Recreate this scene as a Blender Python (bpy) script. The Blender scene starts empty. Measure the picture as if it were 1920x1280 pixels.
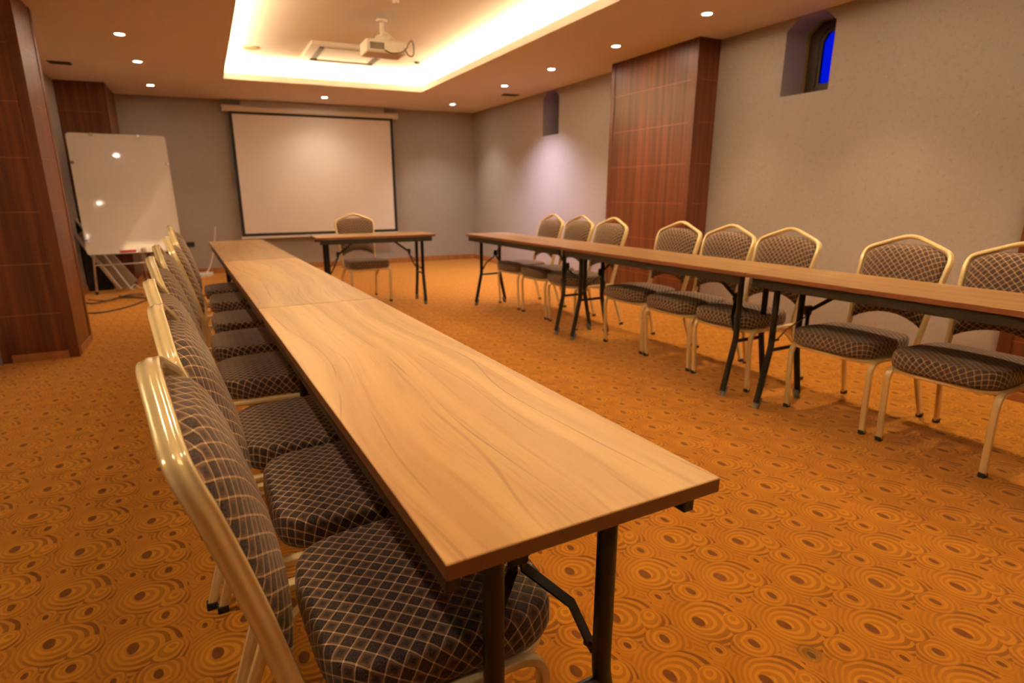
import bpy, bmesh, math, random
from mathutils import Vector, Matrix

random.seed(7)
S = bpy.context.scene
C = S.collection
PI = math.pi
rad = math.radians

# ------------------------------------------------------------------ camera
H = 2.478            # ceiling height
XR, XL = 4.12, -1.66  # right and left wall
YB, YF = 9.318, -3.2  # back wall, wall behind the camera
TH = 0.041085        # the table rows stand slightly askew in the room

def make_camera():
    yaw, pitch, roll = rad(-25.61), rad(15.106), rad(-0.321)
    cy, sy, cp, sp = math.cos(yaw), math.sin(yaw), math.cos(pitch), math.sin(pitch)
    fwd = Vector((-sy*cp, cy*cp, -sp)); right = Vector((cy, sy, 0)); up = right.cross(fwd)
    cr, sr = math.cos(roll), math.sin(roll)
    r2 = right*cr + up*sr; u2 = up*cr - right*sr
    m = Matrix((r2, u2, -fwd)).transposed().to_4x4()
    m.translation = Vector((-0.206, -0.575, 1.183))
    cam = bpy.data.cameras.new('camera'); o = bpy.data.objects.new('camera', cam)
    C.objects.link(o); o.matrix_world = m
    cam.sensor_width = 36; cam.sensor_fit = 'HORIZONTAL'
    cam.lens = 1098.43*36/1920
    cam.shift_x = 30.26/1920; cam.shift_y = 14.67/1920
    cam.clip_start = 0.05
    cam.dof.use_dof = True; cam.dof.focus_distance = 1.2; cam.dof.aperture_fstop = 4.0
    S.camera = o
make_camera()

# ------------------------------------------------------------------ world, exposure
S.view_settings.view_transform = 'Standard'
S.view_settings.look = 'None'
S.view_settings.gamma = 1.0
S.view_settings.exposure = 0.15
S.view_settings.use_curve_mapping = False
W = bpy.data.worlds.new('twilight'); S.world = W; W.use_nodes = True
W.node_tree.nodes['Background'].inputs['Color'].default_value = (0.0, 0.006, 0.58, 1)
W.node_tree.nodes['Background'].inputs['Strength'].default_value = 1.0

DOWN_P = 115.0        # watts of one downlight
COVE_P = 38.0        # watts per metre of cove strip
WARM = (1.0, 0.70, 0.43)
COVE = (1.0, 0.74, 0.42)

# ------------------------------------------------------------------ tagging
def tag(o, label=None, cat=None, group=None, kind=None):
    if label: o['label'] = label
    if cat: o['category'] = cat
    if group: o['group'] = group
    if kind: o['kind'] = kind
    return o

def empty(name, loc=(0, 0, 0), rz=0):
    o = bpy.data.objects.new(name, None); C.objects.link(o)
    o.location = loc; o.rotation_euler = (0, 0, rz); o.empty_display_size = 0.1
    return o

def copy_tree(o, parent=None):
    c = o.copy(); C.objects.link(c)
    if parent is not None: c.parent = parent
    for ch in [x for x in list(C.objects) if x.parent == o]:
        copy_tree(ch, c)
    return c

# ------------------------------------------------------------------ mesh building
class MB:
    def __init__(self):
        self.v = []; self.f = []; self.uv = []; self.mi = []; self.sm = []
    def add(self, verts, faces, uvs=None, mi=0, smooth=True):
        n = len(self.v); self.v += [tuple(p) for p in verts]
        for k, fc in enumerate(faces):
            self.f.append([n+i for i in fc]); self.mi.append(mi); self.sm.append(smooth)
            self.uv.append([uvs[i] for i in fc] if uvs else None)
        return self
    def box(self, a, b, mi=0, bev=0.0, M=None, seg=2):
        bm = bmesh.new(); bmesh.ops.create_cube(bm, size=1)
        sx, sy, sz = (b[i]-a[i] for i in range(3))
        for v in bm.verts:
            v.co = Vector((v.co.x*sx+(a[0]+b[0])/2, v.co.y*sy+(a[1]+b[1])/2, v.co.z*sz+(a[2]+b[2])/2))
        if bev: bmesh.ops.bevel(bm, geom=list(bm.edges), offset=bev, segments=seg, profile=0.5, affect='EDGES')
        self._bm(bm, mi, M, False); return self
    def _bm(self, bm, mi, M, smooth):
        bm.verts.index_update()
        vs = [(M @ v.co) if M is not None else v.co.copy() for v in bm.verts]
        self.add(vs, [[v.index for v in f.verts] for f in bm.faces], None, mi, smooth); bm.free()
    def prism(self, pts, z0, z1, mi=0, axis='z', M=None):
        def P(p, h):
            if axis == 'z': q = Vector((p[0], p[1], h))
            elif axis == 'x': q = Vector((h, p[0], p[1]))
            else: q = Vector((p[0], h, p[1]))
            return M @ q if M is not None else q
        n = len(pts)
        vs = [P(p, z0) for p in pts]+[P(p, z1) for p in pts]
        fs = [list(range(n))[::-1], list(range(n, 2*n))]+[[i, (i+1) % n, n+(i+1) % n, n+i] for i in range(n)]
        self.add(vs, fs, None, mi, False); return self
    def lathe(self, prof, segs=32, M=None, mi=0):
        vs = []; fs = []; n = len(prof)
        for r, z in prof:
            for k in range(segs):
                a = 2*PI*k/segs; q = Vector((r*math.cos(a), r*math.sin(a), z))
                vs.append(M @ q if M is not None else q)
        for j in range(n-1):
            for k in range(segs):
                k2 = (k+1) % segs
                fs.append([j*segs+k, j*segs+k2, (j+1)*segs+k2, (j+1)*segs+k])
        if prof[0][0] > 1e-6: fs.append(list(range(segs))[::-1])
        if prof[-1][0] > 1e-6: fs.append([(n-1)*segs+k for k in range(segs)])
        self.add(vs, fs, None, mi, True); return self
    def sweep(self, path, prof, hint, mi=0, caps=True):
        path = [Vector(p) for p in path]; hint = Vector(hint)
        n = len(path); m = len(prof); vs = []
        for i, p in enumerate(path):
            t = (path[min(i+1, n-1)]-path[max(i-1, 0)]).normalized()
            d = (hint - t*hint.dot(t)).normalized(); u = t.cross(d)
            for a, b in prof: vs.append(p+u*a+d*b)
        fs = []
        for i in range(n-1):
            for k in range(m):
                k2 = (k+1) % m
                fs.append([i*m+k, i*m+k2, (i+1)*m+k2, (i+1)*m+k])
        if caps: fs += [list(range(m))[::-1], [(n-1)*m+k for k in range(m)]]
        self.add(vs, fs, None, mi, True); return self
    def tube(self, path, r, hint=(0.123, 0.321, 0.94), seg=12, mi=0):
        return self.sweep(path, [(r*math.cos(2*PI*k/seg), r*math.sin(2*PI*k/seg)) for k in range(seg)], hint, mi)
    def build(self, name, mats, parent=None, autosmooth=35):
        me = bpy.data.meshes.new(name); me.from_pydata(self.v, [], self.f)
        if not isinstance(mats, (list, tuple)): mats = [mats]
        for m in mats: me.materials.append(m)
        for p, mi, s in zip(me.polygons, self.mi, self.sm): p.material_index = mi; p.use_smooth = s
        if any(u is not None for u in self.uv):
            L = me.uv_layers.new(name='UVMap')
            for p, u in zip(me.polygons, self.uv):
                for k, li in enumerate(p.loop_indices): L.data[li].uv = u[k] if u else (0, 0)
        bm = bmesh.new(); bm.from_mesh(me); bmesh.ops.recalc_face_normals(bm, faces=bm.faces)
        for e in bm.edges:
            if len(e.link_faces) == 2 and e.calc_face_angle(0) > rad(autosmooth): e.smooth = False
        bm.to_mesh(me); bm.free(); me.update()
        o = bpy.data.objects.new(name, me); C.objects.link(o)
        if parent is not None: o.parent = parent
        return o

def crom(pts, n=6):
    P = [Vector(p) for p in pts]; out = []
    for i in range(len(P)-1):
        p0 = P[i-1] if i > 0 else P[i]*2-P[i+1]; p1 = P[i]; p2 = P[i+1]
        p3 = P[i+2] if i+2 < len(P) else P[i+1]*2-P[i]
        for k in range(n):
            t = k/n; t2 = t*t; t3 = t2*t
            out.append(0.5*((2*p1)+(p2-p0)*t+(2*p0-5*p1+4*p2-p3)*t2+(3*p1-p0-3*p2+p3)*t3))
    out.append(P[-1]); return out

# ------------------------------------------------------------------ materials
class NT:
    def __init__(self, name):
        self.m = bpy.data.materials.new(name); self.m.use_nodes = True
        self.t = self.m.node_tree; self.n = self.t.nodes; self.l = self.t.links
        self.b = self.n['Principled BSDF']
    def link(self, a, b): self.l.new(a, b)
    def put(self, sock, v):
        if isinstance(v, bpy.types.NodeSocket): self.l.new(v, sock)
        else:
            if hasattr(sock.default_value, '__len__') and not hasattr(v, '__len__'): v = (v,)*len(sock.default_value)
            if hasattr(v, '__len__') and len(sock.default_value) == 4 and len(v) == 3: v = tuple(v)+(1,)
            sock.default_value = v
    def math(self, op, a, b=0.0, c=None):
        n = self.n.new('ShaderNodeMath'); n.operation = op
        self.put(n.inputs[0], a); self.put(n.inputs[1], b)
        if c is not None: self.put(n.inputs[2], c)
        return n.outputs[0]
    def vec(self, op, a, b=(0, 0, 0), c=(0, 0, 0)):
        n = self.n.new('ShaderNodeVectorMath'); n.operation = op
        self.put(n.inputs[0], a); self.put(n.inputs[1], b)
        if op in ('WRAP', 'MULTIPLY_ADD'): self.put(n.inputs[2], c)
        return n.outputs['Value'] if op in ('LENGTH', 'DOT_PRODUCT', 'DISTANCE') else n.outputs[0]
    def mix(self, f, a, b):
        n = self.n.new('ShaderNodeMix'); n.data_type = 'RGBA'
        self.put(n.inputs[0], f); self.put(n.inputs[6], a); self.put(n.inputs[7], b); return n.outputs[2]
    def mixf(self, f, a, b):
        n = self.n.new('ShaderNodeMix'); n.data_type = 'FLOAT'
        self.put(n.inputs[0], f); self.put(n.inputs[2], a); self.put(n.inputs[3], b); return n.outputs[0]
    def ss(self, v, lo, hi, a=0.0, b=1.0):
        n = self.n.new('ShaderNodeMapRange'); n.interpolation_type = 'SMOOTHSTEP'
        self.put(n.inputs[0], v); self.put(n.inputs[1], lo); self.put(n.inputs[2], hi)
        self.put(n.inputs[3], a); self.put(n.inputs[4], b); return n.outputs[0]
    def noise(self, v, scale, detail=3, rough=0.55, dist=0.0):
        n = self.n.new('ShaderNodeTexNoise'); self.put(n.inputs['Vector'], v)
        n.inputs['Scale'].default_value = scale; n.inputs['Detail'].default_value = detail
        n.inputs['Roughness'].default_value = rough; n.inputs['Distortion'].default_value = dist
        return n.outputs[0]
    def sep(self, v):
        n = self.n.new('ShaderNodeSeparateXYZ'); self.put(n.inputs[0], v); return n.outputs
    def comb(self, x, y, z):
        n = self.n.new('ShaderNodeCombineXYZ')
        for i, q in enumerate((x, y, z)): self.put(n.inputs[i], q)
        return n.outputs[0]
    def tc(self, k='Object'): return self.n.new('ShaderNodeTexCoord').outputs[k]
    def geo(self): return self.n.new('ShaderNodeNewGeometry').outputs['Position']
    def bump(self, h, s=0.2, d=0.002):
        n = self.n.new('ShaderNodeBump'); n.inputs['Strength'].default_value = s
        n.inputs['Distance'].default_value = d; self.put(n.inputs['Height'], h)
        self.l.new(n.outputs[0], self.b.inputs['Normal'])
    def set(self, **k):
        for a, v in k.items(): self.put(self.b.inputs[a.replace('_', ' ')], v)
        return self.m

def plain(name, col, rough=0.5, metal=0.0, coat=0.0, var=0.06, spec=0.5):
    t = NT(name); nz = t.noise(t.tc(), 14, 3)
    c2 = tuple(max(0, x*(1-var*2)) for x in col)
    t.set(Base_Color=t.mix(nz, c2, tuple(min(1, x*(1+var)) for x in col)), Roughness=rough, Metallic=metal,
          Coat_Weight=coat, Specular_IOR_Level=spec)
    t.b.inputs['Coat Roughness'].default_value = 0.08
    return t.m

def glow(name, col, st):
    t = NT(name); t.set(Base_Color=(0.8, 0.8, 0.8), Emission_Color=col, Emission_Strength=st); return t.m

def mat_carpet():
    t = NT('carpet_swirl'); P = t.geo()
    PX, PY = 0.412, 0.2355
    warp = t.noise(P, 9.0, 2)
    Pn = t.vec('ADD', P, t.vec('MULTIPLY', t.vec('SUBTRACT', t.n[-1].outputs[0] if False else t.comb(warp, t.noise(t.vec('ADD', P, (5.3, 1.7, 0)), 9.0, 2), 0.5), (0.5, 0.5, 0.5)), (0.02, 0.02, 0)))
    Pn = t.vec('MULTIPLY', Pn, (1, 1, 0))
    def near(off):
        vs = []
        for h in (0, 1):
            q = t.vec('SUBTRACT', Pn, (off[0]+h*PX/2, off[1]+h*PY/2, 0))
            vs.append(t.vec('WRAP', q, (PX/2, PY/2, 1), (-PX/2, -PY/2, -1)))
        l0, l1 = t.vec('LENGTH', vs[0]), t.vec('LENGTH', vs[1])
        n = t.n.new('ShaderNodeMix'); n.data_type = 'VECTOR'
        t.put(n.inputs[0], t.math('LESS_THAN', l1, l0)); t.put(n.inputs[4], vs[0]); t.put(n.inputs[5], vs[1])
        return n.outputs[1]
    BX, BY = 0.917, 0.446
    #  offset, radius, eccentric pull (direction, amount), ring pitch, ring darkness
    classes = [((BX, BY), 0.112, (0.75, -0.30), 0.42, 0.0180, 0.95),
               ((BX+.073, BY-.129), 0.074, (-0.2, 0.1), 0.20, 0.0160, 0.8),
               ((BX-.032, BY-.105), 0.036, (0.3, 0.9), 0.20, 0.0120, 0.5),
               ((BX+.100, BY-.030), 0.050, (-0.5, -0.8), 0.60, 0.0135, 0.9)]
    best = None; val = None; ctr = None
    for off, R, e, k, pitch, dk in classes:
        v = near(off); L = t.vec('LENGTH', v)
        ev = t.vec('DOT_PRODUCT', v, (e[0], e[1], 0))
        r = t.math('SUBTRACT', L, t.math('MULTIPLY', ev, k))
        n = t.math('DIVIDE', r, R)
        ring = t.math('SINE', t.math('MULTIPLY', r, 2*PI/pitch))
        # dark crescents get stronger on the pulled side and towards the rim
        side = t.ss(t.math('DIVIDE', ev, L), -0.6, 0.8, 0.30, 1.0)
        rim = t.ss(n, 0.25, 0.75, 0.25, 1.0)
        d = t.math('MULTIPLY', t.math('MULTIPLY', t.ss(t.math('ADD', ring, t.math('MULTIPLY', t.math('SUBTRACT', warp, 0.5), 1.8)), -0.35, 0.35), dk), t.math('MULTIPLY', side, rim))
        dot = 0.0 if k == 0.60 else t.ss(t.vec('LENGTH', t.vec('MULTIPLY', v, (1.25, 0.8, 0))), R*0.10+0.004, R*0.10+0.009, 1.0, 0.0)
        d = t.math('MAXIMUM', d, dot)
        if best is None: best, val, ctr = n, d, n
        else:
            c = t.math('LESS_THAN', n, best)
            val = t.mixf(c, val, d); best = t.math('MINIMUM', n, best)
    speck = t.noise(P, 420, 2, 0.7); blot = t.noise(P, 2.2, 3)
    hi = t.math('MULTIPLY', t.ss(val, 0.0, 0.12, 1, 0), t.ss(best, 0.15, 0.9, 1.0, 0.0))
    base = t.mix(t.noise(P, 30, 3), (0.43, 0.155, 0.006), (0.56, 0.215, 0.009))
    base = t.mix(t.math('MULTIPLY', hi, 0.5), base, (0.72, 0.32, 0.020))
    col = t.mix(t.math('MULTIPLY', val, 0.92), base, (0.095, 0.020, 0.003))
    col = t.mix(t.ss(speck, 0.3, 0.8, 0.0, 0.35), col, (0.20, 0.06, 0.01))
    col = t.mix(t.ss(blot, 0.4, 0.8, 0.0, 0.12), col, (0.60, 0.26, 0.03))
    # one worn dark spot
    sp = t.vec('DISTANCE', t.vec('MULTIPLY', P, (1, 1, 0)), (1.094, 0.226, 0))
    col = t.mix(t.ss(sp, 0.008, 0.045, 0.65, 0.0), col, (0.06, 0.045, 0.01))
    t.set(Base_Color=col, Roughness=0.95, Specular_IOR_Level=0.08, Sheen_Weight=0.45)
    t.b.inputs['Sheen Tint'].default_value = (1.0, 0.62, 0.34, 1)
    t.bump(t.math('ADD', t.math('MULTIPLY', val, -0.6), t.math('MULTIPLY', speck, 0.8)), 0.55, 0.004)
    return t.m

def mat_wall(name, c1, c2):
    t = NT(name); P = t.tc()
    f = t.noise(P, 260, 3, 0.7); g = t.noise(P, 32, 4, 0.75); big = t.noise(P, 1.2, 2)
    fl = t.noise(t.vec('MULTIPLY', P, (1, 1, .6)), 60, 2)
    col = t.mix(f, c1, c2)
    col = t.mix(t.ss(g, 0.52, 0.74, 0, 0.38), col, tuple(x*0.62 for x in c1))
    col = t.mix(t.ss(fl, 0.66, 0.76, 0, 0.32), col, tuple(min(1, x*1.3) for x in c2))
    col = t.mix(t.ss(big, 0.3, 0.7, 0, 0.12), col, tuple(x*0.9 for x in c1))
    t.set(Base_Color=col, Roughness=0.75, Specular_IOR_Level=0.3)
    t.bump(f, 0.25, 0.0015); return t.m

def mat_paint(name, col):
    t = NT(name); nz = t.noise(t.tc(), 3, 3)
    t.set(Base_Color=t.mix(nz, tuple(x*0.96 for x in col), col), Roughness=0.8, Specular_IOR_Level=0.2)
    t.bump(t.noise(t.tc(), 160, 2), 0.06, 0.001); return t.m

def mat_veneer(name, dark, light, pitch=0.36, z0=-0.02, hor='x', band=7.0):
    """vertical stripes of veneer, thin pale seams every pitch of height"""
    t = NT(name); P = t.geo()
    st = t.noise(t.vec('MULTIPLY', P, (band, band, 0.16)), 3.2, 4, 0.6)
    fine = t.noise(t.vec('MULTIPLY', P, (60, 60, 1.2)), 3.0, 3, 0.6)
    s = t.math('ADD', t.math('MULTIPLY', st, 0.75), t.math('MULTIPLY', fine, 0.25))
    col = t.mix(t.ss(s, 0.36, 0.66), dark, light)
    if pitch:
        z = t.sep(P)[2]
        q = t.math('ABSOLUTE', t.math('SUBTRACT', t.math('FRACT', t.math('DIVIDE', t.math('SUBTRACT', z, z0), pitch)), 0.5))
        seam = t.ss(q, 0.5-0.010, 0.5-0.004, 0.0, 0.75)
        col = t.mix(seam, col, tuple(min(1, x*1.7+0.03) for x in light))
    t.set(Base_Color=col, Roughness=0.38, Specular_IOR_Level=0.45); return t.m

def mat_laminate(name='beech_laminate', k=1.0):
    t = NT(name); P = t.tc()
    info = t.n.new('ShaderNodeObjectInfo').outputs['Random']
    off = t.comb(t.math('MULTIPLY', info, 37.0), t.math('MULTIPLY', info, 11.0), 0)
    Q = t.vec('ADD', P, off)
    bend = t.noise(t.vec('MULTIPLY', Q, (0.9, 0.38, 0)), 2.2, 1)
    x = t.math('ADD', t.sep(Q)[0], t.math('MULTIPLY', bend, 0.20))
    yq = t.math('MULTIPLY', t.sep(Q)[1], 0.045)
    W_ = t.comb(x, yq, 0)
    bands = t.noise(W_, 11, 3, 0.5)
    lines = t.noise(W_, 42, 4, 0.65)
    fine = t.noise(t.comb(t.math('MULTIPLY', x, 1.0), t.math('MULTIPLY', yq, 0.35), 0), 220, 2, 0.6)
    pores = t.noise(t.vec('MULTIPLY', Q, (1, 0.06, 1)), 520, 2, 0.6)
    col = t.mix(t.ss(bands, 0.32, 0.68), (0.44, 0.240, 0.082), (0.60, 0.375, 0.145))
    col = t.mix(t.ss(lines, 0.52, 0.70, 0, 0.45), col, (0.36, 0.155, 0.06))
    def vein(freq, seed, width, amp):
        q = t.math('ADD', t.math('MULTIPLY', x, freq), t.math('MULTIPLY', t.noise(t.vec('ADD', t.comb(t.math('MULTIPLY', t.sep(Q)[0], 1.5), t.math('MULTIPLY', t.sep(Q)[1], 0.45), 0), (seed, 0, 0)), 2.4, 1), amp))
        d = t.math('ABSOLUTE', t.math('SUBTRACT', t.math('FRACT', q), 0.5))
        on = t.ss(t.noise(t.vec('ADD', t.comb(x, t.math('MULTIPLY', t.sep(Q)[1], 0.5), 0), (0, seed, 0)), 5.0, 1), 0.42, 0.58)
        return t.math('MULTIPLY', t.ss(d, width*0.3, width, 1.0, 0.0), on)
    col = t.mix(t.math('MULTIPLY', vein(6.0, 3.1, 0.020, 1.1), 0.55), col, (0.19, 0.080, 0.028))
    col = t.mix(t.math('MULTIPLY', vein(9.0, 7.7, 0.030, 1.3), 0.40), col, (0.25, 0.11, 0.04))
    col = t.mix(t.math('MULTIPLY', vein(14.0, 12.3, 0.060, 1.6), 0.25), col, (0.28, 0.125, 0.045))
    col = t.mix(t.ss(fine, 0.5, 0.8, 0, 0.25), col, (0.40, 0.19, 0.075))
    col = t.mix(t.ss(pores, 0.62, 0.75, 0, 0.25), col, (0.30, 0.13, 0.05))
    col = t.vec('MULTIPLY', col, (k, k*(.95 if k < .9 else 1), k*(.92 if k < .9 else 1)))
    t.set(Base_Color=col, Roughness=t.mixf(fine, 0.32, 0.40), Specular_IOR_Level=0.5)
    t.bump(fine, 0.05, 0.0005); return t.m

def mat_fabric():
    t = NT('diamond_upholstery'); uvn = t.n.new('ShaderNodeUVMap'); uvn.uv_map = 'UVMap'
    U = t.sep(uvn.outputs[0]); p = 0.0231*math.sqrt(2)
    a = t.math('DIVIDE', t.math('ADD', U[0], U[1]), p); b = t.math('DIVIDE', t.math('SUBTRACT', U[0], U[1]), p)
    fa, fb = t.math('FRACT', a), t.math('FRACT', b)
    ea = t.math('SUBTRACT', 0.5, t.math('ABSOLUTE', t.math('SUBTRACT', fa, 0.5)))
    eb = t.math('SUBTRACT', 0.5, t.math('ABSOLUTE', t.math('SUBTRACT', fb, 0.5)))
    e = t.math('MINIMUM', ea, eb)
    par = t.math('FRACT', t.math('MULTIPLY', t.math('ADD', t.math('FLOOR', a), t.math('FLOOR', b)), 0.5))
    odd = t.math('GREATER_THAN', par, 0.25)
    thread = t.noise(uvn.outputs[0], 900, 2, 0.6)
    motif = t.noise(uvn.outputs[0], 330, 2, 0.7)
    cell = t.mix(t.ss(motif, 0.42, 0.62), (0.022, 0.013, 0.012), (0.080, 0.050, 0.043))
    mid = t.math('MAXIMUM', t.math('ABSOLUTE', t.math('SUBTRACT', fa, 0.5)), t.math('ABSOLUTE', t.math('SUBTRACT', fb, 0.5)))
    celll = t.mix(t.ss(mid, 0.10, 0.38), cell, (0.105, 0.062, 0.038))
    cell = t.mix(odd, cell, celll)
    line = t.ss(e, 0.045, 0.080, 1.0, 0.0)
    gap = t.math('MULTIPLY', t.ss(t.math('ABSOLUTE', t.math('SUBTRACT', e, 0.082)), 0.012, 0.030, 1.0, 0.0), 0.75)
    inner = t.math('MULTIPLY', t.ss(t.math('ABSOLUTE', t.math('SUBTRACT', e, 0.125)), 0.010, 0.028, 1.0, 0.0), odd)
    col = t.mix(t.math('MULTIPLY', inner, 0.6), cell, (0.34, 0.18, 0.08))
    col = t.mix(gap, col, (0.020, 0.010, 0.007))
    col = t.mix(t.math('MULTIPLY', line, 0.9), col, t.mix(thread, (0.26, 0.160, 0.088), (0.47, 0.31, 0.175)))
    node = t.ss(t.math('ADD', ea, eb), 0.07, 0.13, 0.9, 0.0)
    col = t.mix(node, col, (0.60, 0.45, 0.29))
    t.set(Base_Color=col, Roughness=0.85, Specular_IOR_Level=0.25, Sheen_Weight=0.25)
    t.b.inputs['Sheen Roughness'].default_value = 0.4
    t.b.inputs['Sheen Tint'].default_value = (1.0, 0.85, 0.68, 1)
    t.bump(t.math('ADD', t.math('ADD', line, t.math('MULTIPLY', thread, 0.5)), t.math('MULTIPLY', t.ss(e, 0.05, 0.3), 0.6)), 0.45, 0.0012)
    return t.m

M = dict(
    carpet=mat_carpet(),
    wall=mat_wall('textured_wallcovering', (0.29, 0.245, 0.215), (0.44, 0.385, 0.345)),
    ceil=mat_paint('ceiling_paint', (0.74, 0.67, 0.61)),
    cove=mat_paint('tray_paint', (0.85, 0.80, 0.74)),
    veneer=mat_veneer('sapele_panel', (0.078, 0.018, 0.006), (0.185, 0.052, 0.015)),
    trimw=mat_veneer('sapele_trim', (0.095, 0.024, 0.007), (0.145, 0.040, 0.011), pitch=None),
    baseb=mat_veneer('sapele_skirting', (0.32, 0.12, 0.035), (0.42, 0.17, 0.05), pitch=None),
    lam=mat_laminate('pale_beech_laminate', 1.12), lam2=mat_laminate('beech_laminate', 0.98), lam3=mat_laminate('beech_laminate_dark', 0.64),
    edge=plain('laminate_edge', (0.165, 0.058, 0.022), 0.4),
    black=plain('black_steel', (0.009, 0.007, 0.007), 0.42, 0.0, spec=0.35),
    rail=plain('dark_apron', (0.016, 0.011, 0.008), 0.45, 0.1),
    greycap=plain('grey_foot', (0.16, 0.15, 0.13), 0.6),
    cream=plain('cream_gold_enamel', (0.82, 0.66, 0.34), 0.20, 0.15, 0.6, 0.03),
    rubber=plain('black_rubber', (0.012, 0.012, 0.012), 0.7),
    fabric=mat_fabric(),
    screen=plain('screen_cloth', (0.80, 0.74, 0.68), 0.7, var=0.02),
    screenb=plain('screen_border', (0.012, 0.010, 0.010), 0.7),
    housing=plain('white_plastic', (0.72, 0.66, 0.58), 0.42, var=0.02),
    alu=plain('aluminium', (0.62, 0.60, 0.58), 0.32, 0.85),
    board=plain('whiteboard_enamel', (0.74, 0.70, 0.66), 0.055, var=0.01),
    red=plain('red_felt', (0.55, 0.02, 0.04), 0.6),
    darkwood=plain('dark_window_frame', (0.030, 0.012, 0.006), 0.5),
    gold=plain('brass_bead', (0.32, 0.20, 0.06), 0.45, 0.2),
    vent=plain('vent_grey', (0.10, 0.075, 0.05), 0.6),
    beige=plain('speaker_grille', (0.30, 0.24, 0.10), 0.7),
    lens=glow('lamp_lens', (1.0, 0.86, 0.66, 1), 220.0),
    lensc=glow('cool_lamp_lens', (0.95, 0.88, 1.0, 1), 60.0),
    led=glow('led_strip', (1.0, 0.72, 0.42, 1), 8.0),
    chrome=plain('chrome', (0.7, 0.7, 0.7), 0.15, 1.0),
    blackbox=plain('black_case', (0.010, 0.010, 0.011), 0.6),
    panelb=plain('beige_board', (0.40, 0.33, 0.25), 0.5),
    cable=plain('dark_cable', (0.06, 0.035, 0.015), 0.6),
    wcable=plain('white_cable', (0.75, 0.70, 0.65), 0.5),
    socket=plain('brown_socket', (0.045, 0.025, 0.018), 0.45),
    glassdark=plain('projector_glass', (0.02, 0.02, 0.03), 0.05, 0.0, 1.0),
)
g = NT('window_glass'); g.set(Base_Color=(1, 1, 1), Roughness=0.0, Transmission_Weight=1.0, IOR=1.02); M['glass'] = g.m

def struct(o): return tag(o, kind='structure')

# ------------------------------------------------------------------ room shell
struct(MB().box((XL-.3, YF-.2, -0.1), (XR+.9, YB+.3, 0.0)).build('floor', M['carpet']))
struct(MB().box((XL-.3, YB, 0), (XR+.3, YB+.2, H+.4)).build('wall_back', M['wall']))
struct(MB().box((XL-.2, YF, 0), (XL, YB, H+.4)).build('wall_left', M['wall']))
struct(MB().box((XL-.2, YF-.2, 0), (XR+.3, YF, H+.4)).build('wall_front', M['wall']))

# right wall with two deep niches, bevelled at the head
NZ0, NZ1, NW = 1.91, 2.385, 0.42
niches = [(2.640, 3.060), (6.495, 6.910)]
WT = 0.34
def wall_right():
    b = MB(); x0, x1 = XR, XR+WT; ys = [YF]
    for a, c in niches: ys += [a, c]
    ys.append(YB+.2)
    for i in range(0, len(ys), 2): b.box((x0, ys[i], 0), (x1, ys[i+1], H+.1))
    for a, c in niches:
        b.box((x0, a, 0), (x1, c, NZ0))
        k = 0.105
        b.prism([(a, NZ1), (a, H+.1), (a+k, H+.1), (a+k, H-.002)], x0, x1, axis='x')
        b.prism([(c, NZ1), (c-k, H-.002), (c-k, H+.1), (c, H+.1)], x0, x1, axis='x')
        b.box((x0, a+k, H-.003), (x1, c-k, H+.1))
    return b.build('wall_right', M['wall'])
struct(wall_right())

def window(n, a, c):
    x0, x1 = XR+.262, XR+.30; k = 0.105
    t = struct(empty('window_%d' % n, (0, 0, 0)))
    O = [(a, NZ0), (c, NZ0), (c, NZ1), (c-k, H), (a+k, H), (a, NZ1)]
    def inset(d, dz=None):
        dz = d if dz is None else dz
        cy, cz = (a+c)/2, (NZ0+H)/2; sy = 1-2*d/(c-a); sz = 1-2*dz/(H-NZ0)
        return [(cy+(p[0]-cy)*sy, cz+(p[1]-cz)*sz) for p in O]
    def ringf(A, B, xa, xb):
        m = MB(); n_ = len(A)
        vs = [(xa, *p) for p in A]+[(xa, *p) for p in B]+[(xb, *p) for p in A]+[(xb, *p) for p in B]; fs = []
        for i in range(n_):
            j = (i+1) % n_
            fs += [[i, j, n_+j, n_+i], [2*n_+i, 3*n_+i, 3*n_+j, 2*n_+j], [n_+i, n_+j, 3*n_+j, 3*n_+i], [i, 2*n_+i, 2*n_+j, j]]
        return m.add(vs, fs, smooth=False)
    ringf(O, inset(.012), x0-.012, x1).build('bead', M['gold'], t)
    ringf(inset(.012), inset(.10, .07), x0, x1).build('window_frame', M['darkwood'], t)
    ringf(inset(.10, .07), inset(.122, .10), x0+.012, x1).build('sash', M['darkwood'], t)
    MB().prism(inset(.122, .10), x0+.02, x0+.026, axis='x').build('pane', M['glass'], t)
    return t
for i, (a, c) in enumerate(niches): window(i+1, a, c)

# ceiling with a lit tray
TX0, TX1, TY0, TY1 = 0.155, 2.60, -0.6, 7.55
TT = 0.075           # thickness of the lip
HT = 2.705           # tray ceiling
CV = 0.22            # depth of the cove behind the lip
def ceiling():
    b = MB()
    b.box((XL-.2, YF, H), (TX0, YB+.1, H+TT)); b.box((TX1, YF, H), (XR+.2, YB+.1, H+TT))
    b.box((TX0, YF, H), (TX1, TY0, H+TT)); b.box((TX0, TY1, H), (TX1, YB+.1, H+TT))
    return b.build('ceiling', M['ceil'])
struct(ceiling())
def tray():
    b = MB(); x0, x1, y0, y1 = TX0-CV, TX1+CV, TY0-CV, TY1+CV
    b.box((x0-.05, y0-.05, HT), (x1+.05, y1+.05, HT+.08))
    b.box((x0-.05, y0, H+TT), (x0, y1, HT)); b.box((x1, y0, H+TT), (x1+.05, y1, HT))
    b.box((x0, y0-.05, H+TT), (x1, y0, HT)); b.box((x0, y1, H+TT), (x1, y1+.05, HT))
    return b.build('trim_1', M['cove'])
struct(tray())

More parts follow.
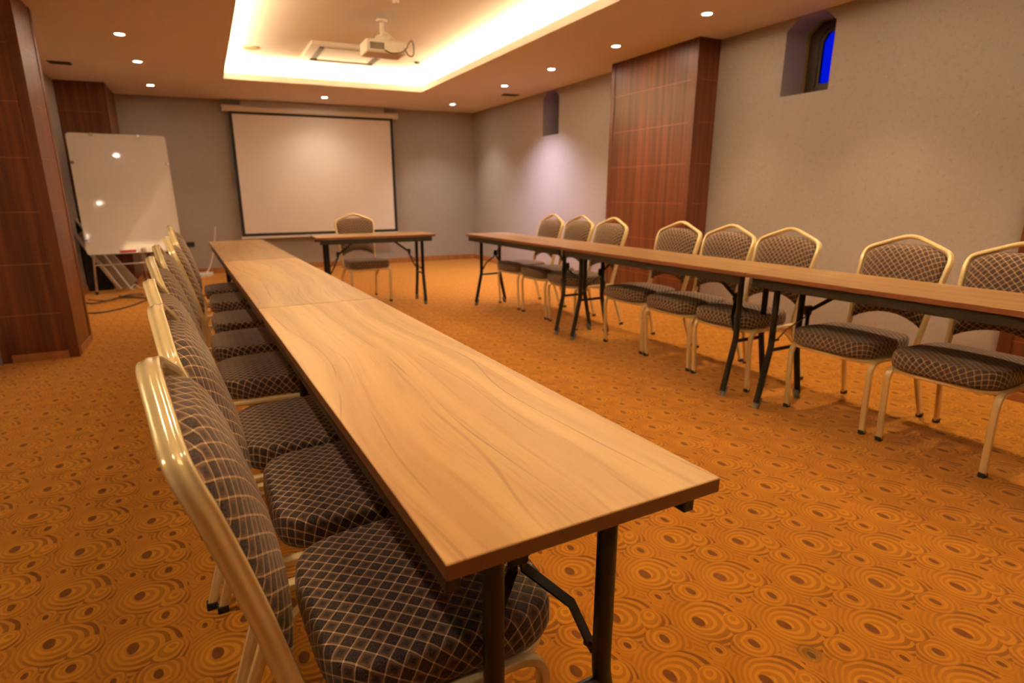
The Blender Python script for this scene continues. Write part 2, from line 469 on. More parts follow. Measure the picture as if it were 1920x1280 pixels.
def strip(p, q, label):
    p, q = Vector(p), Vector(q); L = (q-p).length; mid = (p+q)/2
    ang = math.atan2(q.y-p.y, q.x-p.x)
    t = empty('led_strip', (mid.x, mid.y, H+TT), ang); tag(t, label, 'light', 'led strips hidden in the ceiling cove')
    MB().box((-L/2, -.012, 0), (L/2, .012, .012)).build('diffuser', M['led'], t)
    l = bpy.data.lights.new('strip_light', 'AREA'); l.shape = 'RECTANGLE'; l.size = L; l.size_y = 0.05
    l.energy = COVE_P*L; l.color = COVE; l.spread = rad(175)
    o = bpy.data.objects.new('strip_light', l); C.objects.link(o); o.parent = t
    o.location = (0, 0, .02); o.rotation_euler = (PI, 0, 0)
e = CV*0.62
strip((TX0-e, TY0, 0), (TX0-e, TY1, 0), 'warm light strip glowing along the left edge of the ceiling tray')
strip((TX1+e, TY1, 0), (TX1+e, TY0, 0), 'warm light strip glowing along the right edge of the ceiling tray')
strip((TX0, TY1+e, 0), (TX1, TY1+e, 0), 'warm light strip glowing along the far end of the ceiling tray')
strip((TX1, TY0-e, 0), (TX0, TY0-e, 0), 'warm light strip at the tray end nearest the camera')

# skirting
def base(name, a, b_): struct(MB().box(a, b_, bev=.002).build(name, M['baseb']))
base('baseboard_back', (-1.14, YB-.014, 0), (XR, YB, .085))
base('baseboard_right', (XR-.014, 5.01, 0), (XR, YB-.014, .085))
struct(MB().box((XR-.014, 1.14, 0), (XR, 3.74, .085), bev=.002).build('baseboard_right', M['baseb']))
base('baseboard_left', (XL, 5.17, 0), (XL+.014, 8.40, .085))

# veneered columns: recessed panels framed by corner posts, one seamed face each
def column(x0, x1, y0, y1, label, free_x, free_front, zt=H):
    """box column; posts at the free corners, panels between, skirting below"""
    t = empty('wood_column', (x0, y0, 0)); tag(t, label, 'column')
    o = Vector((x0, y0, 0)); sx, sy = x1-x0, y1-y0; p = .065; r = .006
    def pb(name, a, b_, m, bev=.002): return MB().box(a, b_, bev=bev).build(name, M[m], t)
    pb('panel', (r, r, 0), (sx-r, sy-r, zt), 'veneer', 0)
    for (cx, cy) in ((0, 0), (1, 0), (0, 1), (1, 1)):
        a = (0 if cx == 0 else sx-p, 0 if cy == 0 else sy-p, 0); b_ = (a[0]+p, a[1]+p, zt)
        if (cx, cy) in free_x: pb('corner_post', a, b_, 'trimw')
    if 'front' in free_front: pb('skirting', (p, -.004, 0), (sx-p, .01, .055), 'baseb')
    if 'left' in free_front: pb('skirting', (-.004, p, 0), (.01, sy-p, .055), 'baseb')
    if 'right' in free_front: pb('skirting', (sx-.01, p, 0), (sx+.004, sy-p, .055), 'baseb')
    return t
column(3.857, XR, 3.742, 5.010, 'tall dark wood wall column behind the right hand row of chairs', ((0, 0), (0, 1)), ('front', 'left'))
column(3.857, XR, -0.15, 1.140, 'reddish wood column at the right edge of the photo', ((0, 0), (0, 1)), ('left',))
column(XL, -1.188, 4.605, 5.175, 'large dark wood pillar filling the left edge in front of the whiteboard', ((1, 0), (1, 1)), ('front', 'right'))
column(XL, -1.142, 8.400, YB, 'dark wood column in the far left corner behind the whiteboard', ((1, 0),), ('front', 'right'))

# ------------------------------------------------------------------ ceiling fittings
def downlight(x, y, label, cool=False, power=1.0, color=None, group=None, ang=86, tilt=(0, 0)):
    t = empty('downlight', (x, y, H)); tag(t, label, 'light', group or 'round recessed ceiling downlights')
    MB().lathe([(.034, -.001), (.036, -.005), (.044, -.006), (.052, -.003), (.053, 0)], 32).build('bezel', M['housing'], t)
    MB().lathe([(0, -.004), (.034, -.004), (.034, -.001)], 32).build('lens', M['lensc' if cool else 'lens'], t)
    l = bpy.data.lights.new('lamp', 'SPOT'); l.energy = DOWN_P*power; l.spot_size = rad(ang); l.spot_blend = 0.95
    l.shadow_soft_size = 0.03; l.color = color or WARM
    o = bpy.data.objects.new('lamp', l); C.objects.link(o); o.parent = t; o.location = (0, 0, -.012)
    o.rotation_euler = (tilt[0], tilt[1], 0)
    return t
LR = 3.40
downlight(LR, 8.44, 'ceiling downlight in the far right corner, last of the right row', power=.8, color=(1, .97, .86), ang=110)
downlight(LR, 6.65, 'bright lavender white downlight before the small far niche', True, 2.9, color=(.80, .72, 1.0), ang=116)
downlight(LR, 5.495, 'ceiling downlight just beyond the right wood column', power=0.9, color=(1, .72, .55))
downlight(LR, 4.33, 'ceiling downlight directly in front of the right wood column')
downlight(LR, 3.20, 'ceiling downlight nearest the camera, by the blue window niche', power=.85)
downlight(1.487, 8.52, 'ceiling downlight above the projection screen', power=.38, ang=136, color=(1, .78, .60))
downlight(-.65, 8.38, 'farthest of the three left ceiling downlights, over the whiteboard', power=.5)
downlight(-.66, 6.88, 'middle of the three left ceiling downlights', power=.5)
downlight(-.69, 5.71, 'nearest of the three left ceiling downlights, beside the tray', power=.5)
HG = 'ceiling downlights overhead, above the frame'
HL = 'unseen recessed ceiling downlight overhead, outside the picture'
for x, y, p in ((LR, 2.05, 1.0), (LR, .90, .8), (LR, -.25, .5), (-.67, 3.35, .55), (-.67, 1.05, .42), (-.67, -.1, .15), (1.49, -1.6, .6)):  # the last lamp is unseen, added to brighten the near left table
    downlight(x, y, HL, power=p, group=HG)

def vent(x, y, sx, sy, label):
    t = empty('ceiling_vent', (x, y, H)); tag(t, label, 'vent')
    MB().box((-sx/2, -sy/2, -.006), (sx/2, sy/2, 0), bev=.002).build('frame', M['vent'], t)
    for k in range(5):
        yy = -sy/2+sy*(k+.5)/5
        MB().box((-sx/2+.012, yy-.005, -.011), (sx/2-.012, yy+.003, -.006)).build('slat', M['vent'], t)
vent(-1.38, 7.26, .20, .13, 'small dark ceiling vent above the whiteboard')
vent(3.80, 7.27, .24, .13, 'faint ceiling vent beside the right wall, far end')

def ceiling_speaker(x, y, r, label):
    t = empty('ceiling_speaker', (x, y, HT)); tag(t, label, 'speaker')
    MB().lathe([(r*.86, -.006), (r, -.008), (r*1.05, 0)], 32).build('rim', M['beige'], t)
    MB().lathe([(0, -.007), (r*.86, -.005)], 32).build('grille', M['beige'], t)
ceiling_speaker(.44, 6.9, .085, 'round olive ceiling speaker in the lit tray, left of the air conditioner')
t_ = MB().lathe([(0, -.018), (.018, -.018), (.026, -.010), (.03, 0)], 24).build('smoke_detector', M['housing'])
t_.location = (1.41, 4.68, HT); tag(t_, 'small round smoke detector on the tray ceiling above the projector', 'smoke detector')
t_ = MB().lathe([(0, -.02), (.03, -.02), (.04, 0)], 24).build('sprinkler_head', M['vent'])
t_.location = (2.32, 6.86, HT); tag(t_, 'tiny dark disc on the tray ceiling right of the air conditioner', 'sprinkler')

def cassette():
    t = empty('air_conditioner', (1.45, 6.75, HT)); tag(t, 'square ceiling cassette air conditioner panel in the lit tray', 'air conditioner')
    a = .47
    b = MB()
    for s in ((-a, -a, a, -a+.10), (-a, a-.10, a, a), (-a, -a+.10, -a+.10, a-.10), (a-.10, -a+.10, a, a-.10)):
        b.box((s[0], s[1], -.035), (s[2], s[3], 0), bev=.004)
    b.build('panel_frame', M['housing'], t)
    i = .30
    MB().box((-i, -i, -.030), (i, i, -.005), bev=.012).build('intake_grille', M['housing'], t)
    for s in ((-i+.02, -a+.105, i-.02, -i-.01), (-i+.02, i+.01, i-.02, a-.105), (-a+.105, -i+.02, -i-.01, i-.02), (i+.01, -i+.02, a-.105, i-.02)):
        MB().box((s[0], s[1], -.024), (s[2], s[3], -.018), bev=.002).build('louver', M['vent'], t)
    MB().box((-a+.10, -a+.10, -.012), (a-.10, a-.10, 0)).build('backing', M['vent'], t)
cassette()

def projector():
    t = empty('projector', (1.45, 5.28, HT), 0); tag(t, 'white projector hanging from the tray ceiling with looped black cable', 'projector')
    z = 2.405-HT; h = .115
    MB().box((-.185, -.13, z), (.185, .13, z+h), bev=.018, seg=3).build('body', M['housing'], t)
    MB().box((-.15, -.134, z+.03), (-.02, -.128, z+.085), bev=.002).build('vent_grille', M['vent'], t)
    MB().lathe([(0, 0), (.028, 0), (.034, .012), (.034, .03), (.0, .03)], 24, Matrix.Translation((.09, .128, z+.06)) @ Matrix.Rotation(rad(-90), 4, 'X')).build('lens', M['glassdark'], t)
    MB().lathe([(.0, 0), (.05, 0), (.05, -.012), (.018, -.02), (.018, -.12), (0, -.12)], 20).build('ceiling_mount', M['housing'], t)
    a = MB(); a.tube([(0, 0, -.11), (-.012, 0, z+h+.05)], .013)
    a.tube(crom([(0, 0, -.10), (.05, -.01, z+h+.07), (.13, -.02, z+h)], 4), .010); a.tube(crom([(0, 0, z+h+.06), (-.05, .02, z+h+.02), (-.09, .05, z+h)], 4), .008)
    a.box((-.06, -.06, z+h), (.06, .06, z+h+.05), bev=.008)
    a.build('bracket', M['housing'], t)
    pts = [(-.02, -.12, z+.03), (.03, -.17, z-.005), (.10, -.19, z+.0), (.16, -.18, z+.03), (.20, -.17, z+.09), (.235, -.15, z+.12), (.255, -.14, z+.07), (.245, -.15, z+.0), (.20, -.16, z-.01), (.17, -.13, z+.05)]
    MB().tube(crom(pts, 6), .0065).build('cable', M['cable'], t)
projector()

# ------------------------------------------------------------------ projection screen
def projection_screen():
    t = empty('projection_screen', (1.45, 9.20, .50)); tag(t, 'large pull down projection screen with black border on the far wall', 'projection screen')
    zt = 2.315-.50; w = 1.21
    MB().prism([(-.03, zt), (.045, zt), (.052, zt+.02), (.052, zt+.06), (.04, zt+.08), (-.02, zt+.08), (-.04, zt+.06), (-.04, zt+.02)], -w-.075, w+.075, axis='x').build('case', M['housing'], t)
    for s in (-1, 1):
        MB().box((s*(w+.075)-.008, -.046, zt-.006), (s*(w+.075)+.008, .058, zt+.086), bev=.004).build('end_cap', M['housing'], t)
    f = .045
    MB().box((-w+f, .002, .035+f), (w-f, .005, zt-.035)).build('cloth', M['screen'], t)
    b = MB(); b.box((-w, 0, .035), (w, .004, .035+f)); b.box((-w, 0, zt-.035), (w, .004, zt+.01))
    b.box((-w, 0, .035+f), (-w+f, .004, zt-.035)); b.box((w-f, 0, .035+f), (w, .004, zt-.035))
    b.build('border', M['screenb'], t)
    MB().box((-w-.01, -.009, .0), (w+.01, .013, .035), bev=.005).build('weight_bar', M['housing'], t)
    MB().box((-1.03, .052, zt+.0), (1.09, .115, zt+.17-.014)).build('mounting_board', M['housing'], t)
projection_screen()

# ------------------------------------------------------------------ whiteboard
def whiteboard():
    tz, yw = rad(9), rad(8)
    n = Vector((math.sin(yw)*math.cos(tz), -math.cos(yw)*math.cos(tz), math.sin(tz)))
    B = Vector((-1.097, 7.85, 1.14)); X = Vector((math.cos(yw), math.sin(yw), 0)); Z = n.cross(X)*-1
    if Z.z < 0: Z = -Z
    R = Matrix((X, -n, Z)).transposed().to_4x4()
    t = empty('whiteboard', (B.x, B.y, 0)); tag(t, 'white flip chart board on a stand, reflecting two ceiling lamps', 'whiteboard')
    Mx = Matrix.Translation((0, 0, B.z)) @ R
    x0, x1, z0, z1 = -.435, .55, -.655, .715
    def rr(a, b_, c, d, r, n_=6):
        pts = []
        for cx, cz, s in ((b_-r, c+r, -90), (b_-r, d-r, 0), (a+r, d-r, 90), (a+r, c+r, 180)):
            for k in range(n_+1):
                th = rad(s+90*k/n_); pts.append((cx+r*math.cos(th), cz+r*math.sin(th)))
        return pts
    MB().prism(rr(x0, x1, z0, z1, .03), -.002, .016, axis='y', M=Mx).build('board', M['board'], t)
    A, Bq = rr(x0-.006, x1+.006, z0-.006, z1+.006, .036), rr(x0+.012, x1-.012, z0+.012, z1-.012, .02)
    m = MB(); k = len(A); vs = [Mx @ Vector((p[0], y, p[1])) for y in (-.008, .02) for p in A]+[Mx @ Vector((p[0], y, p[1])) for y in (-.008, .0) for p in Bq]
    fs = []
    for i in range(k):
        j = (i+1) % k
        fs += [[i, j, k+j, k+i], [i, 2*k+i, 2*k+j, j], [2*k+i, 3*k+i, 3*k+j, 2*k+j]]
    m.add(vs, fs, smooth=False).build('frame', M['housing'], t)
    MB().box((x0+.1, -.055, z0-.012), (x1-.1, .0, z0-.002), M=Mx, bev=.003).build('pen_tray', M['alu'], t)
    for xx, zz in ((x0+.012, .39), (x1-.012, .39), (x0+.012, -.5), (x1-.012, -.5), (-.20, z1-.006), (.27, z1-.006)):
        MB().box((xx-.018, -.014, zz-.018), (xx+.018, -.006, zz+.018), M=Mx, bev=.004).build('clip', M['chrome'], t)
    # legs: two in front, one behind
    lo = [Mx @ Vector((x0+.06, .02, -.5)), Mx @ Vector((x1-.06, .02, -.5)), Mx @ Vector((.06, .03, .2))]
    ft = [Vector((-.415, -.02, .0)), Vector((.50, .10, .0)), Vector((.05, .72, .0))]
    for a, b_ in zip(lo, ft):
        lg = MB().tube([a, b_+Vector((0, 0, .02))], .013).build('leg', M['alu'], t)
        MB().lathe([(0, 0), (.017, 0), (.017, .035), (.012, .045), (0, .045)], 12, Matrix.Translation(b_)).build('foot_cap', M['rubber'], lg)
    MB().tube([lo[0]*.55+ft[0]*.45, lo[1]*.55+ft[1]*.45], .009).build('crossbar', M['alu'], t)
    top = Matrix.Translation(B) @ Matrix.Translation((0, 0, 0))
    G = Matrix.Translation((B.x, B.y, B.z)) @ R
    e_ = MB().box((-.115, -.05, z0-.0015), (.055, -.012, z0+.026), M=G, bev=.006).build('board_eraser', M['red'])
    tag(e_, 'red felt eraser lying on the whiteboard tray', 'eraser')
    b2 = MB().lathe([(0, 0), (.026, 0), (.03, .008), (.03, .035), (.02, .048), (0, .05)], 20, G @ Matrix.Translation((.135, -.034, z0-.0015))).build('correction_pot', M['housing'])
    tag(b2, 'small glossy white pot beside the red eraser', 'pot')
whiteboard()

# ------------------------------------------------------------------ odds and ends behind the whiteboard
def clutter():
    t = empty('equipment_case', (-1.52, 8.29, 0)); tag(t, 'tall black equipment case in shadow left of the whiteboard', 'case')
    MB().box((-.13, -.10, 0), (.14, .10, .86), bev=.012).build('body', M['blackbox'], t)
    MB().box((-.10, -.106, .08), (.11, -.099, .78), bev=.003).build('grille', M['rubber'], t)
    # leaning pole
    p = MB().tube([(-1.62, 7.98, .90), (-1.17, 7.95, .02)], .014).build('leaning_pole', M['alu'])
    tag(p, 'pale metal pole leaning left behind the whiteboard', 'pole')
    # leaning beige board and slim tube beside it
    Mx = Matrix.Translation((-1.14, 8.10, 0.004)) @ Matrix.Rotation(rad(-32), 4, 'Y')
    b = MB().box((-.09, -.02, .0), (.09, .02, .80), M=Mx @ Matrix.Translation((0, 0, .065)), bev=.004)
    o = b.build('folded_board', M['panelb']); tag(o, 'beige folded board leaning under the whiteboard', 'board')
    o = MB().box((-.022, -.02, .0), (.022, .02, .78), M=Matrix.Translation((-1.29, 8.02, .02)) @ Matrix.Rotation(rad(-28), 4, 'Y'), bev=.008).build('leaning_rail', M['alu'])
    tag(o, 'narrow grey metal rail leaning beside the beige board', 'rail')
    # dark stool
    t = empty('stool', (-.80, 8.42, 0)); tag(t, 'dark wooden stool in the shadow under the whiteboard', 'stool')
    MB().box((-.2, -.17, .42), (.2, .17, .46), bev=.01).build('seat', M['edge'], t)
    for sx in (-1, 1):
        for sy in (-1, 1):
            MB().tube([(sx*.16, sy*.13, .42), (sx*.18, sy*.15, 0)], .016).build('leg', M['edge'], t)
    MB().box((-.16, -.012, .2), (.16, .012, .23)).build('stretcher', M['edge'], t)
    # white power strip with cord
    t = empty('power_strip', (-.86, 8.02, 0), rad(4)); tag(t, 'white power strip on the carpet below the whiteboard', 'power strip')
    MB().box((-.16, -.028, 0), (.22, .028, .042), bev=.008).build('body', M['wcable'], t)
    for k in range(4): MB().lathe([(.018, 0), (.018, .003), (0, .003)], 16, Matrix.Translation((-.09+k*.075, 0, .041))).build('outlet', M['housing'], t)
    MB().tube(crom([(-.16, 0, .02), (-.22, .01, .03), (-.27, .03, .07), (-.31, .0, .03), (-.27, -.05, .008)], 6), .007).build('cord', M['wcable'], t)
    # cables on the carpet
    pts = [(-1.60, 6.62), (-1.45, 6.48), (-1.28, 6.48), (-1.10, 6.68), (-.96, 6.98), (-.94, 7.18), (-1.04, 7.32), (-1.22, 7.38), (-1.34, 7.24), (-1.46, 7.12), (-1.56, 7.20)]
    o = MB().tube(crom([(x, y, .010+.004*math.sin(i*2)) for i, (x, y) in enumerate(pts)], 8), .0085).build('floor_cable', M['cable'])
    tag(o, 'dark cable looped on the carpet below the whiteboard', 'cable')
    pts = [(-1.52, 7.30), (-1.38, 7.12), (-1.28, 7.22), (-1.16, 7.44), (-1.04, 7.52), (-1.00, 7.40), (-1.12, 7.34), (-1.25, 7.46)]
    o = MB().tube(crom([(x, y, .026+.008*math.sin(i*2.4)) for i, (x, y) in enumerate(pts)], 8), .007).build('floor_cable', M['cable'])
    tag(o, 'thin tangled cord bunched near the whiteboard foot', 'cable')
    # socket and white trunking on the far wall
    t = empty('wall_socket', (-.487, YB, .445)); tag(t, 'dark brown double socket low on the far wall', 'socket')
    MB().box((-.065, -.010, -.035), (.065, 0, .035), bev=.003).build('plate', M['socket'], t)
    for s in (-1, 1): MB().lathe([(.022, 0), (.022, .004), (.016, .004), (.016, .001), (0, .001)], 20, Matrix.Translation((s*.032, -.010, 0)) @ Matrix.Rotation(rad(90), 4, 'X')).build('outlet', M['rubber'], t)
    o = MB().tube(crom([(-.12, 9.0, .70), (-.16, 9.06, .45), (-.22, 9.10, .22), (-.28, 9.10, .08), (-.32, 9.06, .046)], 8), .010).build('white_cable', M['wcable'])
    tag(o, 'white cable hanging from the far table end to the floor', 'cable')
    o = MB().prism([(-.46, 8.86), (-.24, 9.0), (-.22, 9.22), (-.44, 9.24)], 0, .035).build('white_adapter', M['wcable'])
    tag(o, 'white power adapter on the floor by the far wall', 'adapter')
clutter()

# ------------------------------------------------------------------ tables
def make_table(L, W_=.465, lam='lam'):
    """local: x across, y along, centre at origin, floor at 0"""
    t = empty('folding_table')
    b = MB().box((-W_/2, -L/2, .725), (W_/2, L/2, .75), bev=.0022, seg=2)
    for i, f in enumerate(b.f):
        n = [b.v[k] for k in f]
        z = [p[2] for p in n]
        b.mi[i] = 0 if min(z) > .7475 else 1
    b.build('table_top', [M[lam], M['edge']], t)
    for s in (-1, 1):
        x = s*(W_/2-.024)
        MB().box((x-.011, -L/2+.035, .678), (x+.011, L/2-.035, .7248), bev=.003).build('apron', M['rail'], t)
    for e_ in (-1, 1):
        y = e_*(L/2-.115)
        for s in (-1, 1):
            a, f = .109, .178
            pts = [(s*a, y, .722), (s*a, y, .5), (s*a, y, .37)]+[(s*(a+(f-a)*q), y, z) for q, z in ((.02, .345), (.10, .315), (.5, .185), (1.0, .03))]
            lg = MB().tube(pts, .0172, hint=(0, 1, 0), seg=16).build('leg', M['black'], t)
            MB().lathe([(0, 0), (.018, 0), (.0185, .006), (.0185, .05), (.0165, .054), (0, .054)], 16, Matrix.Translation((s*(f-.0), y, 0)) @ Matrix.Shear('XY', 4, (-s*.41, 0))).build('foot_cap', M['greycap'], lg)
        MB().tube([(-.118, y, .325), (.118, y, .325)], .0105).build('crossbar', M['black'], t)
        yi = y-e_*.115
        # folding Y stay: one arm from the top, two to the legs
        m = MB(); pr = [(.010, .0025), (.010, -.0025), (-.010, -.0025), (-.010, .0025)]
        m.sweep([(0, yi-e_*.22, .715), (0, yi-e_*.03, .575), (0, yi, .555)], pr, (1, 0, .001))
        m.box((-.02, yi-e_*.22-.03, .70), (.02, yi-e_*.22+.03, .725), bev=.003)
        m.build('stay', M['black'], t)
        hb = MB().lathe([(0, -.022), (.010, -.022), (.010, .022), (0, .022)], 12, Matrix.Translation((0, yi, .552)) @ Matrix.Rotation(rad(90), 4, 'Y')).box((-.018, yi-.012, .535), (.018, yi+.012, .585), bev=.003).build('hinge', M['black'], t)
        for s in (-1, 1):
            p = [(s*.010, yi, .556), (s*.012, yi+e_*.004, .522), (s*.085, y-e_*.062, .452), (s*.100, y-e_*.030, .395), (s*.104, y-e_*.014, .378)]
            MB().sweep(p, [(.0095, .0028), (.0095, -.0028), (-.0095, -.0028), (-.0095, .0028)], (s*.35, e_*.8, .45)).build('brace_arm', M['black'], t)
            MB().lathe([(0, -.014), (.007, -.014), (.007, .014), (0, .014)], 10, Matrix.Translation((s*.100, y-e_*.020, .388)) @ Matrix.Rotation(rad(70), 4, 'X')).build('bolt', M['black'], t)
    return t

def T(lx, ly):   # table frame -> room
    c, s = math.cos(TH), math.sin(TH); return (c*lx-s*ly, s*lx+c*ly, 0)
def place(o, loc, rz): o.location = loc; o.rotation_euler = (0, 0, rz)

LL = 1.832; LRr = 1.777
GT = 'wood topped folding tables'
ta = make_table(LL-.006)
place(ta, T(.236, LL/2), TH); tag(ta, 'long folding table nearest the camera in the left row, light wood top', 'table', GT)
for k, lb in ((1, 'middle folding table of the left row, butted against the nearest one'), (2, 'far folding table ending the left row near the whiteboard')):
    c = copy_tree(ta); place(c, T(.236, LL*(k+.5)), TH); c['label'] = lb
    tp = [o for o in C.objects if o.parent == c and o.name.startswith('table_top')][0]
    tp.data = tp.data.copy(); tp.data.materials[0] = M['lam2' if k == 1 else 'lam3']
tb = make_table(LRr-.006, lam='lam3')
xc, y0 = 2.4494+.236, 1.5991
place(tb, T(xc, y0-LRr/2), TH); tag(tb, 'nearest folding table of the right row, running out of frame', 'table', GT)
for k, lb in ((.5, 'middle folding table of the right row in front of the wood column'), (1.5, 'far folding table of the right row by the lavender lit wall')):
    c = copy_tree(tb); place(c, T(xc, y0+LRr*k), TH); c['label'] = lb
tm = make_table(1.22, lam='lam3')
place(tm, (1.345, 5.629, 0), rad(90)-.036)
tag(tm, 'short folding table standing crosswise in front of the screen', 'table', GT)

# ------------------------------------------------------------------ chairs
def prof_rib(a, b, groove=.0026, n=44):
    """rounded section (half widths a, b) with two flutes along each broad face"""
    out = []
    for k in range(n):
        th = 2*PI*k/n; c, s = math.cos(th), math.sin(th)
        u = a*math.copysign(abs(c)**.45, c); v = b*math.copysign(abs(s)**.75, s)
        u -= math.copysign(groove*math.sin(PI*v/b)**2*min(1, abs(c)*1.6), u)
        out.append((u, v))
    return out

def bx(z):  # side profile of the back
    T_ = [(0.0, -.336), (.10, -.306), (.25, -.256), (.34, -.228), (.40, -.226), (.48, -.247), (.58, -.268), (.68, -.292), (.79, -.322), (.87, -.349), (.96, -.377)]
    for (a, xa), (b, xb) in zip(T_, T_[1:]):
        if z <= b: return xa+(xb-xa)*(z-a)/(b-a)
    return T_[-1][1]

def make_chair():
    t = empty('banquet_chair')
    # back frame: one fluted tube from seat, up, over the peak and down
    half = [(.188, .345), (.188, .40), (.190, .49), (.199, .60), (.209, .70), (.2165, .79), (.217, .830), (.208, .858), (.185, .876), (.12, .902), (.05, .929), (.015, .9375)]
    P = [(y, z) for y, z in half]+[(-y, z) for y, z in half[::-1]]
    P = [Vector((bx(z), y, z)) for y, z in P]
    path = crom(P, 4)
    MB().sweep(path, prof_rib(.0115, .0165), (1, 0, .25)).build('back_frame', M['cream'], t, 60)
    for s in (-1, 1):
        # rear leg
        pts = crom([(bx(.43)+.004, s*.188, .43), (bx(.34), s*.190, .34), (bx(.25), s*.196, .25), (bx(.10), s*.206, .10), (bx(0)+.004, s*.212, .012)], 5)
        lg = MB().sweep(pts, prof_rib(.0105, .0135, .001), (1, 0, .3)).build('rear_leg', M['cream'], t)
        MB().box((-.015, -.013, 0), (.015, .013, .022), M=Matrix.Translation((-.333, s*.212, 0)), bev=.003).build('foot_cap', M['rubber'], lg)
        # front leg with the side tube it is bent from
        pts = [(-.222, s*.196, .372), (-.10, s*.206, .374), (.03, s*.214, .374), (.10, s*.216, .374), (.140, s*.216, .371), (.166, s*.216, .357), (.180, s*.216, .332), (.183, s*.216, .30), (.176, s*.2155, .16), (.166, s*.215, .012)]
        fl = MB().sweep(crom(pts, 4), prof_rib(.0105, .0135, .001), (0, s, 0)).build('front_leg', M['cream'], t)
        MB().box((-.015, -.013, 0), (.015, .013, .022), M=Matrix.Translation((.166, s*.215, 0)), bev=.003).build('foot_cap', M['rubber'], fl)
        # curved gusset between side tube and rear leg
        pts = crom([(.0, s*.208, .362), (-.08, s*.205, .352), (-.16, s*.200, .318), (-.222, s*.196, .268), (-.252, s*.196, .248)], 5)
        MB().sweep(pts, [(.005, .012), (.005, -.012), (-.005, -.012), (-.005, .012)], (0, s, 0)).build('gusset', M['cream'], t)
    # front rail bowed under the cushion
    pts = [(.10, -.214, .372), (.165, -.200, .374), (.205, -.15, .374), (.222, 0, .374), (.205, .15, .374), (.165, .200, .374), (.10, .214, .372)]
    MB().sweep(crom(pts, 5), prof_rib(.010, .010, 0, 16), (0, 0, 1)).build('seat_rail', M['cream'], t)
    # backrest pad
    N, K = 26, 22
    def zb(y): return .497+.046*(1-(y/.185)**2)
    def zt(y):
        a = abs(y); f = .936-.405*a
        return min(f, .895)-(max(0, a-.165)/.04)**2*.022
    def hw(z):
        Q = [(.40, .172), (.49, .176), (.60, .185), (.70, .1955), (.79, .2035), (.84, .203), (.90, .197)]
        for (a, wa), (b, wb) in zip(Q, Q[1:]):
            if z <= b: return wa+(wb-wa)*(z-a)/(b-a)
        return Q[-1][1]
    def side(front):
        G = []
        for j in range(K+1):
            v = j/K; row = []
            for i in range(N+1):
                u = -1+2*i/N; u = math.copysign(1-(1-abs(u))**1.25, u) if abs(u) < 1 else u
                vv = .5-.5*math.cos(PI*v)*(1-.35*(1-abs(2*v-1))) if 0 else v
                y0_ = u*.2; z = zb(y0_)+(zt(y0_)-zb(y0_))*vv
                y = u*hw(z)
                eu = (1-abs(u)**4); evv = (1-abs(2*vv-1)**5)
                k = max(0, eu)**.5*max(0, evv)**.5
                d = (.004+.040*k) if front else -(.004+.012*k)
                if front: d += .006*k*(1-u*u)
                n = Vector((.96, 0, .28)).normalized()
                row.append(Vector((bx(z)+.002, y, z))+n*d)
            G.append(row)
        uv = []
        for j in range(K+1):
            acc = [0]
            for i in range(N): acc.append(acc[-1]+(G[j][i+1]-G[j][i]).length)
            mid = acc[N//2]; uv.append([a-mid for a in acc])
        vl = [[0]*(N+1) for _ in range(K+1)]
        for i in range(N+1):
            for j in range(K): vl[j+1][i] = vl[j][i]+(G[j+1][i]-G[j][i]).length
        for i in range(N+1):
            c0 = vl[K//2][i]
            for j in range(K+1): vl[j][i] += .70-c0
        vs = [p for r in G for p in r]; uvs = [(uv[j][i], vl[j][i]) for j in range(K+1) for i in range(N+1)]
        fs = [[j*(N+1)+i, j*(N+1)+i+1, (j+1)*(N+1)+i+1, (j+1)*(N+1)+i] for j in range(K) for i in range(N)]
        return G, vs, uvs, fs
    b = MB(); Gf, vs, uvs, fs = side(True); b.add(vs, fs, uvs); Gb, vs2, uv2, fs2 = side(False); b.add(vs2, fs2, uv2)
    def loop(G): return [G[0][i] for i in range(N+1)]+[G[j][N] for j in range(1, K+1)]+[G[K][i] for i in range(N-1, -1, -1)]+[G[j][0] for j in range(K-1, 0, -1)]
    A, B_ = loop(Gf), loop(Gb); n = len(A)
    b.add(A+B_, [[i, (i+1) % n, n+(i+1) % n, n+i] for i in range(n)], [(p.y, p.z) for p in A+B_])
    b.build('backrest', M['fabric'], t, 60)
    # seat cushion: top, rolled edge and side in one unfolded patch
    R_, Q_ = 30, 64
    def outline(a):
        c, s = math.cos(a), math.sin(a); e_ = .44
        x = math.copysign(abs(c)**e_, c); y = math.copysign(abs(s)**e_, s)
        wf = .206+.020*(x+1)/2
        px = .02+.212*x+(.012*(1-y*y) if x > 0 else 0)
        return Vector((px, y*wf, 0))
    prof = []  # (scale, z, extra unfolded length)
    for k in range(1, 13):
        s = k/12; prof.append((s*.93, .463+.011*(1-(s*.93)**2), 0))
    zc = prof[-1][1]
    for k in range(1, 6):
        th = PI/2*k/5; prof.append((.93+.07*math.sin(th), zc-.016*(1-math.cos(th)), .0+.004*k))
    prof += [(1.010, .428, .038), (1.010, .405, .061), (.985, .388, .083), (.93, .384, .1)]
    vs = [Vector((.02, 0, .476))]; uvs = [(.02, 0)]
    for s, z, ex in prof:
        for q in range(Q_):
            o = outline(2*PI*q/Q_); c0 = Vector((.02, 0, 0)); d = o-c0
            p = c0+d*s; vs.append(Vector((p.x, p.y, z)))
            w = c0+d*min(s, .93)+d.normalized()*ex*1.1
            uvs.append((w.x, w.y))
    fs = [[0, 1+q, 1+(q+1) % Q_] for q in range(Q_)]
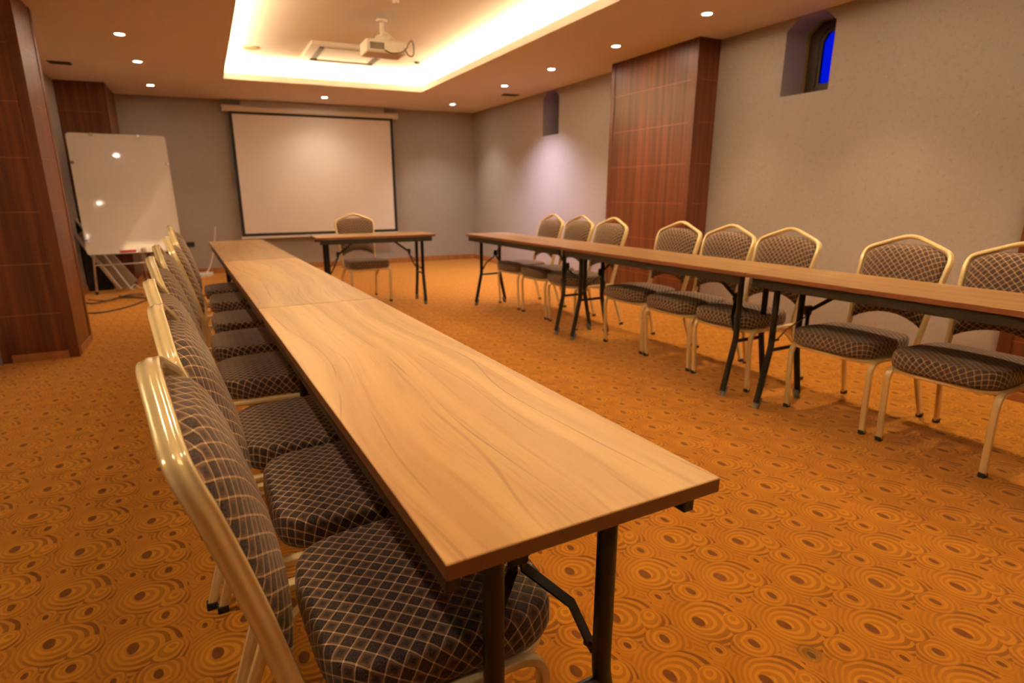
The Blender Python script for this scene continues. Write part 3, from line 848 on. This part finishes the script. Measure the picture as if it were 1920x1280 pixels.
    for r in range(len(prof)-1):
        for q in range(Q_):
            a = 1+r*Q_+q; a2 = 1+r*Q_+(q+1) % Q_
            fs.append([a, a2, a2+Q_, a+Q_])
    fs.append([1+(len(prof)-1)*Q_+q for q in range(Q_)])
    MB().add(vs, fs, uvs).build('seat', M['fabric'], t, 60)
    return t

ch = make_chair()
used = [False]
def chair(x, y, rz, label, group):
    if not used[0]: o = ch; used[0] = True
    else: o = copy_tree(ch)
    place(o, (x, y, 0), rz); tag(o, label, 'chair', group)
    return o
GL = 'banquet chairs along the left table row'
left = [(.40, .6, 'patterned banquet chair nearest the camera at the left table row'),
        (.885, -.8, 'second patterned chair from the camera in the left row'),
        (1.345, .4, 'third patterned chair from the camera in the left row'),
        (2.055, .5, 'fourth left row chair, first beyond the gap showing a bare frame rail'),
        (2.63, -.5, 'fifth left row chair, beside the middle table'),
        (3.24, .8, 'sixth left row chair, beside the middle table\'s far half'),
        (3.98, -.6, 'seventh left row chair, last but one before the far wall'),
        (4.55, .5, 'last chair of the left row, nearest the far wall')]
for (y, dr, lb), dx in zip(left, (.006, .004, -.022, -.042, -.034, 0, .02, .012)):
    chair(.072-.0405*y+dx, y, TH+rad(dr), lb, GL)
GR = 'banquet chairs along the right table row'
right = [(.79, .6, 'gold framed chair at the right edge, nearest the camera in the right row'),
         (1.305, -.5, 'second gold framed chair from the camera in the right row'),
         (2.02, .5, 'third right row chair, behind the table joint with crossed black legs'),
         (2.50, -.5, 'fourth right row chair, just right of the wood column'),
         (2.99, .8, 'fifth right row chair, in front of the wood column\'s right side'),
         (3.86, -.6, 'sixth right row chair, at the wood column\'s left edge'),
         (4.37, .5, 'seventh right row chair, against the lavender lit wall'),
         (4.90, -.5, 'farthest chair of the right row, under the small niche')]
for i, (y, dr, lb) in enumerate(right):
    chair(2.785-.010*(y-1), y, PI+TH*.5+rad(dr), lb, GR)
chair(1.315, 5.93, rad(-90)+rad(4), 'single chair behind the short table in front of the screen', 'chair at the crosswise table')
